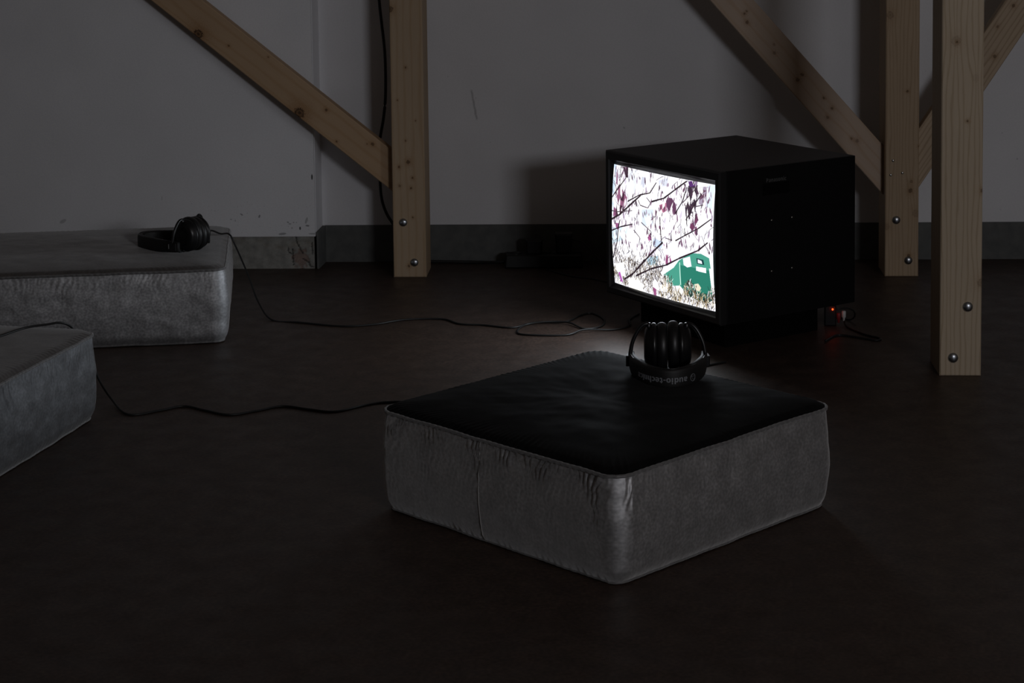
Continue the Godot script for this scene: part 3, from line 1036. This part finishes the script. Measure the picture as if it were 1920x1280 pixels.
func build_monitor() -> void:
	var hw := 0.2427
	var y0 := 0.0755
	var y1 := 0.4657
	var zf := 0.231
	var t := thing("tube_monitor", "black boxy tube monitor playing a bright film of blossom and a green car", "monitor", TV_AT, TV_TURN)
	var st := begin()
	prism(st, [Vector2(-hw, y0), Vector2(hw, y0), Vector2(hw, y1), Vector2(-hw, y1)], zf - 0.022, 0.44, 0.004)
	obj("cabinet", done(st), M.cabinet, t)
	st = begin()
	flat_box(st, Vector3(-hw + 0.005, y1 - 0.002, zf - 0.457), Vector3(hw - 0.005, y1 + 0.0006, zf - 0.008))
	obj("top_panel", done(st), M.sheen_top, t).set_meta("label", "black top with sheen lightened into its colour")
	# bezel: a frame that steps down to the glass
	st = begin()
	var sx0 := -0.2160
	var sx1 := 0.2135
	var sy0 := 0.1056
	var sy1 := 0.4294
	rect_loops(st, [[-hw, y0, hw, y1, zf - 0.0215], [-hw, y0, hw, y1, zf - 0.004], [-hw + 0.004, y0 + 0.004, hw - 0.004, y1 - 0.004, zf], [sx0 - 0.012, sy0 - 0.013, sx1 + 0.012, sy1 + 0.014, zf], [sx0 - 0.009, sy0 - 0.01, sx1 + 0.009, sy1 + 0.011, zf - 0.004], [sx0, sy0, sx1, sy1, zf - 0.012], [sx0 + 0.002, sy0 + 0.002, sx1 - 0.002, sy1 - 0.002, zf - 0.022]])
	obj("bezel", done(st), M.bezel, t)
	# bulging glass with the picture
	var rows := []
	for j in 25:
		var v := j / 24.0 * 2.0 - 1.0
		var row := []
		for i in 33:
			var u := i / 32.0 * 2.0 - 1.0
			row.append(Vector3(lerpf(sx0, sx1, (u + 1) / 2), lerpf(sy1, sy0, (v + 1) / 2), zf - 0.0115 + 0.018 * (1.0 - (u * u + v * v) / 2.0)))
		rows.append(row)
	obj("screen", done(sheet(rows, false, null, true)), M.screen, t).set_meta("label", "bright glass picture tube")
	# the flank that faces the camera
	obj("grip_shade", box_mesh(Vector3(hw - 0.001, y0 + 0.317, zf - 0.230), Vector3(hw + 0.0012, y0 + 0.347, zf - 0.141)), M.recess_shade, t)  # dark plate standing in for the shade inside a hollow hand grip
	for q in [[0.171, 0.2505], [0.2395, 0.2505], [0.171, 0.1188], [0.2395, 0.1188]]:
		var s := obj("screw_head", dome(0.0028, 0.0016), M.screw, t)
		s.position = Vector3(hw, y0 + q[1], zf - q[0])
		s.rotation.z = -PI / 2
	var tm := text_mesh("Panasonic", 0.014, 0.0006)
	var lt := obj("lettering", tm, M.print, t)
	lt.position = Vector3(hw + 0.0003, y0 + 0.3545, zf - 0.186)
	lt.rotation.y = PI / 2
	lt.set_meta("label", "small grey maker's lettering")
	# low stand
	var stand := thing("monitor_stand", "low matt black box stand under the tube monitor", "stand", TV_AT, TV_TURN)
	st = begin()
	prism(st, [Vector2(-0.1713, 0), Vector2(0.1867, 0), Vector2(0.1867, 0.0755), Vector2(-0.1713, 0.0755)], 0.168, 0.318, 0.003)
	obj("box", done(st), M.plinth_black, stand)


# ---------------------------------------------------------------- headphones
var reach := 0.148


func band_point(a: float, grow := 0.0) -> Vector3:
	var p := Vector3(0.079 * sin(a), 0, reach * cos(a) if a > -PI / 2 and a < PI / 2 else 0.05 * cos(a))
	var nn := Vector3(sin(a) / 0.079, 0, cos(a) / reach).normalized()
	return p + nn * grow


func make_headphones(label: String, at: Vector3, turn: float, lettered: bool) -> Node3D:
	var t := thing("headphones", label, "headphones", at, turn, "black headphones on the cushions")
	# band: lies on its edge, crown towards +z
	var rows := []
	for k in 61:
		var a := lerpf(-1.72, 1.72, k / 60.0)
		var e := absf(a) / 1.72
		var hh := lerpf(0.020, 0.0145, smoothstep(0.55, 1.0, e))
		var th := lerpf(0.0085, 0.005, smoothstep(0.6, 1.0, e))
		var row := []
		for i in 16:
			var b := TAU * i / 16
			var cx := signf(cos(b)) * pow(absf(cos(b)), 0.5)
			var cy := signf(sin(b)) * pow(absf(sin(b)), 0.5)
			row.append(band_point(a, -0.006 + th * cx) + Vector3(0, 0.0215 + hh * cy + 0.004 * e, 0))
		rows.append(row)
	for e in [0, 60]:
		var mid := Vector3.ZERO
		for q in rows[e]:
			mid += q / 16.0
		var cap := []
		for i in 16:
			cap.append(mid)
		if e == 0:
			rows.push_front(cap)
		else:
			rows.append(cap)
	obj("headband", done(sheet(rows, true, null, false)), M.phone_band, t)
	var seam := []
	for k in 41:
		seam.append(band_point(lerpf(-1.45, 1.45, k / 40.0), -0.002) + Vector3(0, 0.0418, 0))
	obj("band_seam", done(tube(seam, 0.0011, 6)), M.phone_plastic, t)
	if lettered:
		# the maker's name, upside down as the band lies
		var words := text_mesh("audio-technica", 0.0158, 0.0008)
		bend(words, -0.0205, t)
		# ring with a triangle
		var ring := []
		for k in 24:
			var a := TAU * k / 24.0
			ring.append(Vector2(cos(a), sin(a)) * 0.0070)
		var tri_pts := [Vector2(0, 0.0042), Vector2(-0.0036, -0.0028), Vector2(0.0036, -0.0028)]
		var st := begin()
		for path in [[ring, 0.0007], [tri_pts, 0.0007]]:
			var line := []
			for q in path[0]:
				var a := band_angle(0.0540 - q.x)
				line.append(band_point(a, 0.0028) + Vector3(0, 0.0195 - q.y, 0))
			tube(line, path[1], 5, st, true)
		obj("emblem", done(st), M.phone_print, t)
	for s in [-1.0, 1.0]:
		# slider block and fork
		var sl := begin()
		prism(sl, [Vector2(-0.007, -0.011), Vector2(0.007, -0.011), Vector2(0.007, 0.011), Vector2(-0.007, 0.011)], 0.012, 0.028, 0.002)
		var so := obj("slider", done(sl), M.phone_plastic, t)
		so.position = Vector3(s * 0.0765, 0.026, 0.014)
		so.rotation.y = s * 0.15
		for e in [-1.0, 1.0]:
			var arm := smooth_path([Vector3(s * 0.0785, 0.0275, 0.016), Vector3(s * 0.0765, 0.0275 + e * 0.008, 0.014), Vector3(s * 0.0715, 0.0515 + e * (0.010 if e > 0 else 0.026), 0.011), Vector3(s * 0.0605, 0.0515 + e * 0.0335, 0.008), Vector3(s * 0.049, 0.0515 + e * 0.0455, 0.006), Vector3(s * 0.0385, 0.0515 + e * 0.0475, 0.004)], 0.004)
			obj("fork", done(tube(arm, 0.0042, 8, null, false, 1.0)), M.phone_plastic, t)
		# cup: stacked shell, rim and pad, turned round the x axis
		var shell := done(lathe([Vector2(0.0405, -0.003), Vector2(0.0435, 0.0), Vector2(0.0475, 0.003), Vector2(0.0475, 0.0075), Vector2(0.0455, 0.0095), Vector2(0.044, 0.012), Vector2(0.040, 0.019), Vector2(0.034, 0.0235), Vector2(0.024, 0.0255), Vector2(0.0225, 0.0245), Vector2(0.010, 0.0245), Vector2(0.0, 0.0245)], 44, 1.0, 0.90))
		var cup := obj("ear_cup", shell, M.phone_plastic, t)
		cup.position = Vector3(s * 0.0225, 0.0515, 0)
		cup.rotation.z = -s * PI / 2
		var prof := []
		for k in 15:
			var a := lerpf(-PI * 0.5, PI * 0.5, k / 14.0)
			prof.append(Vector2(0.0415 + 0.0085 * cos(a), 0.0110 * sin(a)))
		prof.append(Vector2(0.026, 0.0085))
		prof.append(Vector2(0.022, 0.002))
		prof.append(Vector2(0.0, 0.002))
		var pad := obj("ear_pad", done(lathe(prof, 44, 1.0, 0.90)), M.phone_pad, t)
		pad.position = Vector3(s * 0.0115, 0.0515 + (0.002 if s > 0 else -0.0015), 0)
		pad.rotation.z = s * PI / 2
		var hinge := done(lathe([Vector2(0.0055, -0.004), Vector2(0.0055, 0.003), Vector2(0.004, 0.0045), Vector2(0, 0.0045)], 16))
		for e in [-1.0, 1.0]:
			var h := obj("hinge", hinge, M.phone_plastic, t)
			h.position = Vector3(s * 0.0385, 0.0515 + e * 0.0445, 0.004)
			h.rotation.x = 0.0 if e > 0 else PI
	return t


# the band's angle after a run along its crown
func band_angle(run: float) -> float:
	var a := 0.0
	var steps := 48
	for k in steps:
		a += run / steps / Vector2(0.079 * cos(a), 0.148 * sin(a)).length()
	return a


func bend(tm: TextMesh, shift: float, parent: Node3D) -> void:
	var src := tm.get_mesh_arrays()
	var v: PackedVector3Array = src[Mesh.ARRAY_VERTEX]
	var idx: PackedInt32Array = src[Mesh.ARRAY_INDEX]
	var st := begin()
	st.set_smooth_group(-1)
	for i in idx:
		var q := v[i]
		st.add_vertex(band_point(band_angle(-q.x * 1.04 + shift), 0.0022 + (q.z + 0.0004)) + Vector3(0, 0.0195 - q.y, 0))
	obj("lettering", done(st), M.phone_print, parent).set_meta("label", "grey maker's lettering, upside down")


func build_headphones() -> void:
	make_headphones("black headphones standing on the cushion with the shaded top, lettered band towards the camera", Vector3(0.3095, 0.2075, -3.945), -0.06, true)
	reach = 0.185
	var h := make_headphones("black headphones lying on the cushion by the plaster pier", Vector3(-0.870, 0.2075, -5.250), -2.05, false)
	h.scale = Vector3.ONE * 0.93
	var st := begin()
	for k in 5:
		flat_box(st, Vector3(-0.0006, -0.006 + k * 0.0028, -0.001), Vector3(0.0006, -0.0045 + k * 0.0028, 0.001))
	var p := obj("print_marks", done(st), M.silver_print, h)
	p.position = Vector3(0.0845, 0.027, 0.02)


# ---------------------------------------------------------------- cables and boxes
func cable(called: String, label: String, pts: Array, r: float, group := "") -> MeshInstance3D:
	var o := obj(called, done(tube(smooth_path(pts), r, 7)), M.rubber)
	tag(o, label, "cable", group)
	return o


func build_cables() -> void:
	var y := 0.0026
	cable("headphone_cable", "thin black cable from the headphones by the pier, looped on the floor", [Vector3(-0.8345, 0.252, -5.29), Vector3(-0.826, 0.25, -5.32), Vector3(-0.815, 0.226, -5.40), Vector3(-0.801, 0.212, -5.465), Vector3(-0.787, 0.18, -5.475), Vector3(-0.745, 0.1, -5.43), Vector3(-0.713, 0.035, -5.385), Vector3(-0.667, y, -5.31), Vector3(-0.59, y, -5.277), Vector3(-0.47, y, -5.227), Vector3(-0.3845, y, -5.241), Vector3(-0.30, y, -5.293), Vector3(-0.1987, y, -5.294), Vector3(-0.1506, y, -5.236), Vector3(-0.088, y, -5.220), Vector3(-0.009, y, -5.186), Vector3(0.048, y, -5.238), Vector3(0.1351, y, -5.2455), Vector3(0.178, y, -5.3185), Vector3(0.2113, y, -5.342), Vector3(0.2403, y, -5.271), Vector3(0.2308, y, -5.19), Vector3(0.1826, y, -5.164), Vector3(0.1417, y + 0.004, -5.222), Vector3(0.0771, y + 0.004, -5.229), Vector3(0.0265, y, -5.214), Vector3(0.0047, y, -5.143), Vector3(0.0257, y, -5.106), Vector3(0.1309, y, -5.095), Vector3(0.1815, y + 0.004, -5.135), Vector3(0.26, y, -5.148), Vector3(0.305, y, -5.19), Vector3(0.31, y, -5.26), Vector3(0.34, y, -5.33)], 0.0025)
	cable("headphone_cable", "thin black cable falling behind the cut off cushion and running to the cushion with the shaded top", [Vector3(-1.40, 0.2165, -4.10), Vector3(-1.28, 0.2165, -4.17), Vector3(-1.1567, 0.2155, -4.2554), Vector3(-1.1392, 0.2155, -4.2787), Vector3(-1.1004, 0.2155, -4.355), Vector3(-1.0565, 0.213, -4.3985), Vector3(-1.036, 0.212, -4.415), Vector3(-1.02, 0.19, -4.455), Vector3(-1.019, 0.13, -4.52), Vector3(-0.995, 0.085, -4.545), Vector3(-0.9802, 0.05, -4.535), Vector3(-0.945, 0.012, -4.50), Vector3(-0.8843, y, -4.395), Vector3(-0.8171, y, -4.4244), Vector3(-0.7676, y, -4.4577), Vector3(-0.7125, y, -4.42), Vector3(-0.6522, y, -4.3824), Vector3(-0.5953, y, -4.4104), Vector3(-0.5386, y, -4.4477), Vector3(-0.4742, y, -4.4184), Vector3(-0.4114, y, -4.3981), Vector3(-0.3423, y, -4.4526), Vector3(-0.2882, y, -4.4727), Vector3(-0.18, y, -4.47), Vector3(0.0, y, -4.52), Vector3(0.25, y, -4.62), Vector3(0.52, y, -4.80)], 0.0027)
	cable("power_cable", "black cable hanging down the wall behind the post left of the monitor", [Vector3(-0.41, 1.3, -6.07), Vector3(-0.413, 0.95, -6.07), Vector3(-0.4085, 0.8282, -6.06), Vector3(-0.3995, 0.7382, -6.05), Vector3(-0.3925, 0.6481, -6.05), Vector3(-0.393, 0.5331, -6.05), Vector3(-0.4005, 0.4591, -6.05), Vector3(-0.4115, 0.398, -6.05), Vector3(-0.4145, 0.3352, -6.05), Vector3(-0.4144, 0.2524, -6.05), Vector3(-0.41, 0.2025, -6.05), Vector3(-0.396, 0.1609, -6.045), Vector3(-0.374, 0.125, -6.04), Vector3(-0.345, 0.07, -6.045), Vector3(-0.31, 0.005, -6.055), Vector3(-0.2757, 0.005, -6.06), Vector3(-0.1914, 0.005, -6.052), Vector3(-0.10, 0.005, -6.04), Vector3(-0.03, 0.012, -6.0)], 0.0048)
	# power strip in the shade by the skirting
	var t := thing("power_strip", "black power strip on the floor by the grey skirting", "power strip", Vector3(0.09, 0, -5.985), -0.05)
	var st := begin()
	prism(st, [Vector2(-0.12, 0), Vector2(0.12, 0), Vector2(0.116, 0.042), Vector2(-0.116, 0.042)], 0.027, 0.054, 0.004)
	obj("body", done(st), M.rubber, t)
	for k in 4:
		var so := obj("socket", done(lathe([Vector2(0.019, 0.0), Vector2(0.019, 0.002), Vector2(0.0165, 0.002), Vector2(0.016, 0.0005), Vector2(0, 0.0005)], 20)), M.phone_plastic, t)
		so.position = Vector3(-0.087 + k * 0.058, 0.042, 0)
	for q in [[-0.029, 0.045, "low black plug-in power supply, left one on the power strip"], [0.062, 0.062, "tall black plug-in power supply, right one on the power strip"]]:
		var ad := thing("power_adapter", q[2], "adapter", Vector3(0.09 + q[0], 0.0425, -5.985 - q[0] * 0.05), -0.05, "power supplies on the power strip")
		st = begin()
		prism(st, [Vector2(-0.024, 0), Vector2(0.024, 0), Vector2(0.026, q[1]), Vector2(-0.026, q[1])], 0.022, 0.044, 0.005)
		obj("body", done(st), M.phone_plastic, ad)
	cable("adapter_cable", "thin black lead from the tall power supply to the monitor", [Vector3(0.178, 0.085, -5.975), Vector3(0.21, 0.08, -5.95), Vector3(0.25, 0.045, -5.91), Vector3(0.30, 0.004, -5.86), Vector3(0.38, y, -5.80), Vector3(0.50, y, -5.72), Vector3(0.62, y, -5.6)], 0.002)
	cable("strip_cable", "thin black lead crossing the shaded floor in front of the power strip", [Vector3(0.10, y, -5.93), Vector3(0.17, y, -5.83), Vector3(0.24, y, -5.78), Vector3(0.34, y, -5.66), Vector3(0.45, y, -5.55), Vector3(0.58, y, -5.5)], 0.002)
	# media player behind the stand
	t = thing("media_player", "small black media player with a glowing red light at the monitor's rear corner", "media player", Vector3(0.843, 0, -5.18), -0.12)
	st = begin()
	prism(st, [Vector2(-0.017, 0), Vector2(0.014, 0), Vector2(0.014, 0.056), Vector2(-0.017, 0.056)], 0.010, 0.028, 0.003)
	obj("case", done(st), M.phone_plastic, t)
	var led := obj("indicator_light", dome(0.0026, 0.0022), M.led, t)
	led.position = Vector3(0.0045, 0.0455, 0.010)
	led.rotation.x = PI / 2
	led.set_meta("label", "glowing orange red light")
	var red := OmniLight3D.new()
	red.name = "indicator_glow"
	red.light_color = Color(1.0, 0.25, 0.08)
	red.light_energy = 0.00006
	red.omni_range = 2.0
	red.omni_attenuation = 2.0
	red.light_size = 0.003
	red.shadow_enabled = true
	t.add_child(red)
	red.position = Vector3(0.0045, 0.0455, 0.018)
	var plug := done(lathe([Vector2(0.0, 0.0), Vector2(0.0028, 0.0), Vector2(0.0034, 0.008), Vector2(0.0055, 0.010), Vector2(0.0058, 0.024), Vector2(0.0045, 0.027), Vector2(0, 0.027)], 18))
	for q in [[0.0205, 0.008, "red_plug"], [0.034, 0.014, "white_plug"]]:
		var o := obj(q[2], plug, M[q[2]], t)
		o.position = Vector3(q[0], q[1], 0.004 if q[2] == "red_plug" else 0.006)
	cable("signal_cable", "black signal cable looping on the floor at the monitor's rear corner", [Vector3(0.8775, 0.015, -5.17), Vector3(0.879, 0.006, -5.165), Vector3(0.887, y, -5.13), Vector3(0.915, y, -5.06), Vector3(0.945, y, -5.02), Vector3(0.93, y, -5.0), Vector3(0.88, y, -5.04), Vector3(0.84, y, -5.06), Vector3(0.80, y, -5.0)], 0.0028)
	cable("signal_cable", "thin black signal cable with a small upright loop beside the white plug", [Vector3(0.861, 0.04, -5.19), Vector3(0.885, 0.042, -5.20), Vector3(0.908, 0.034, -5.205), Vector3(0.912, 0.016, -5.21), Vector3(0.90, y, -5.23), Vector3(0.87, y, -5.28)], 0.0022)
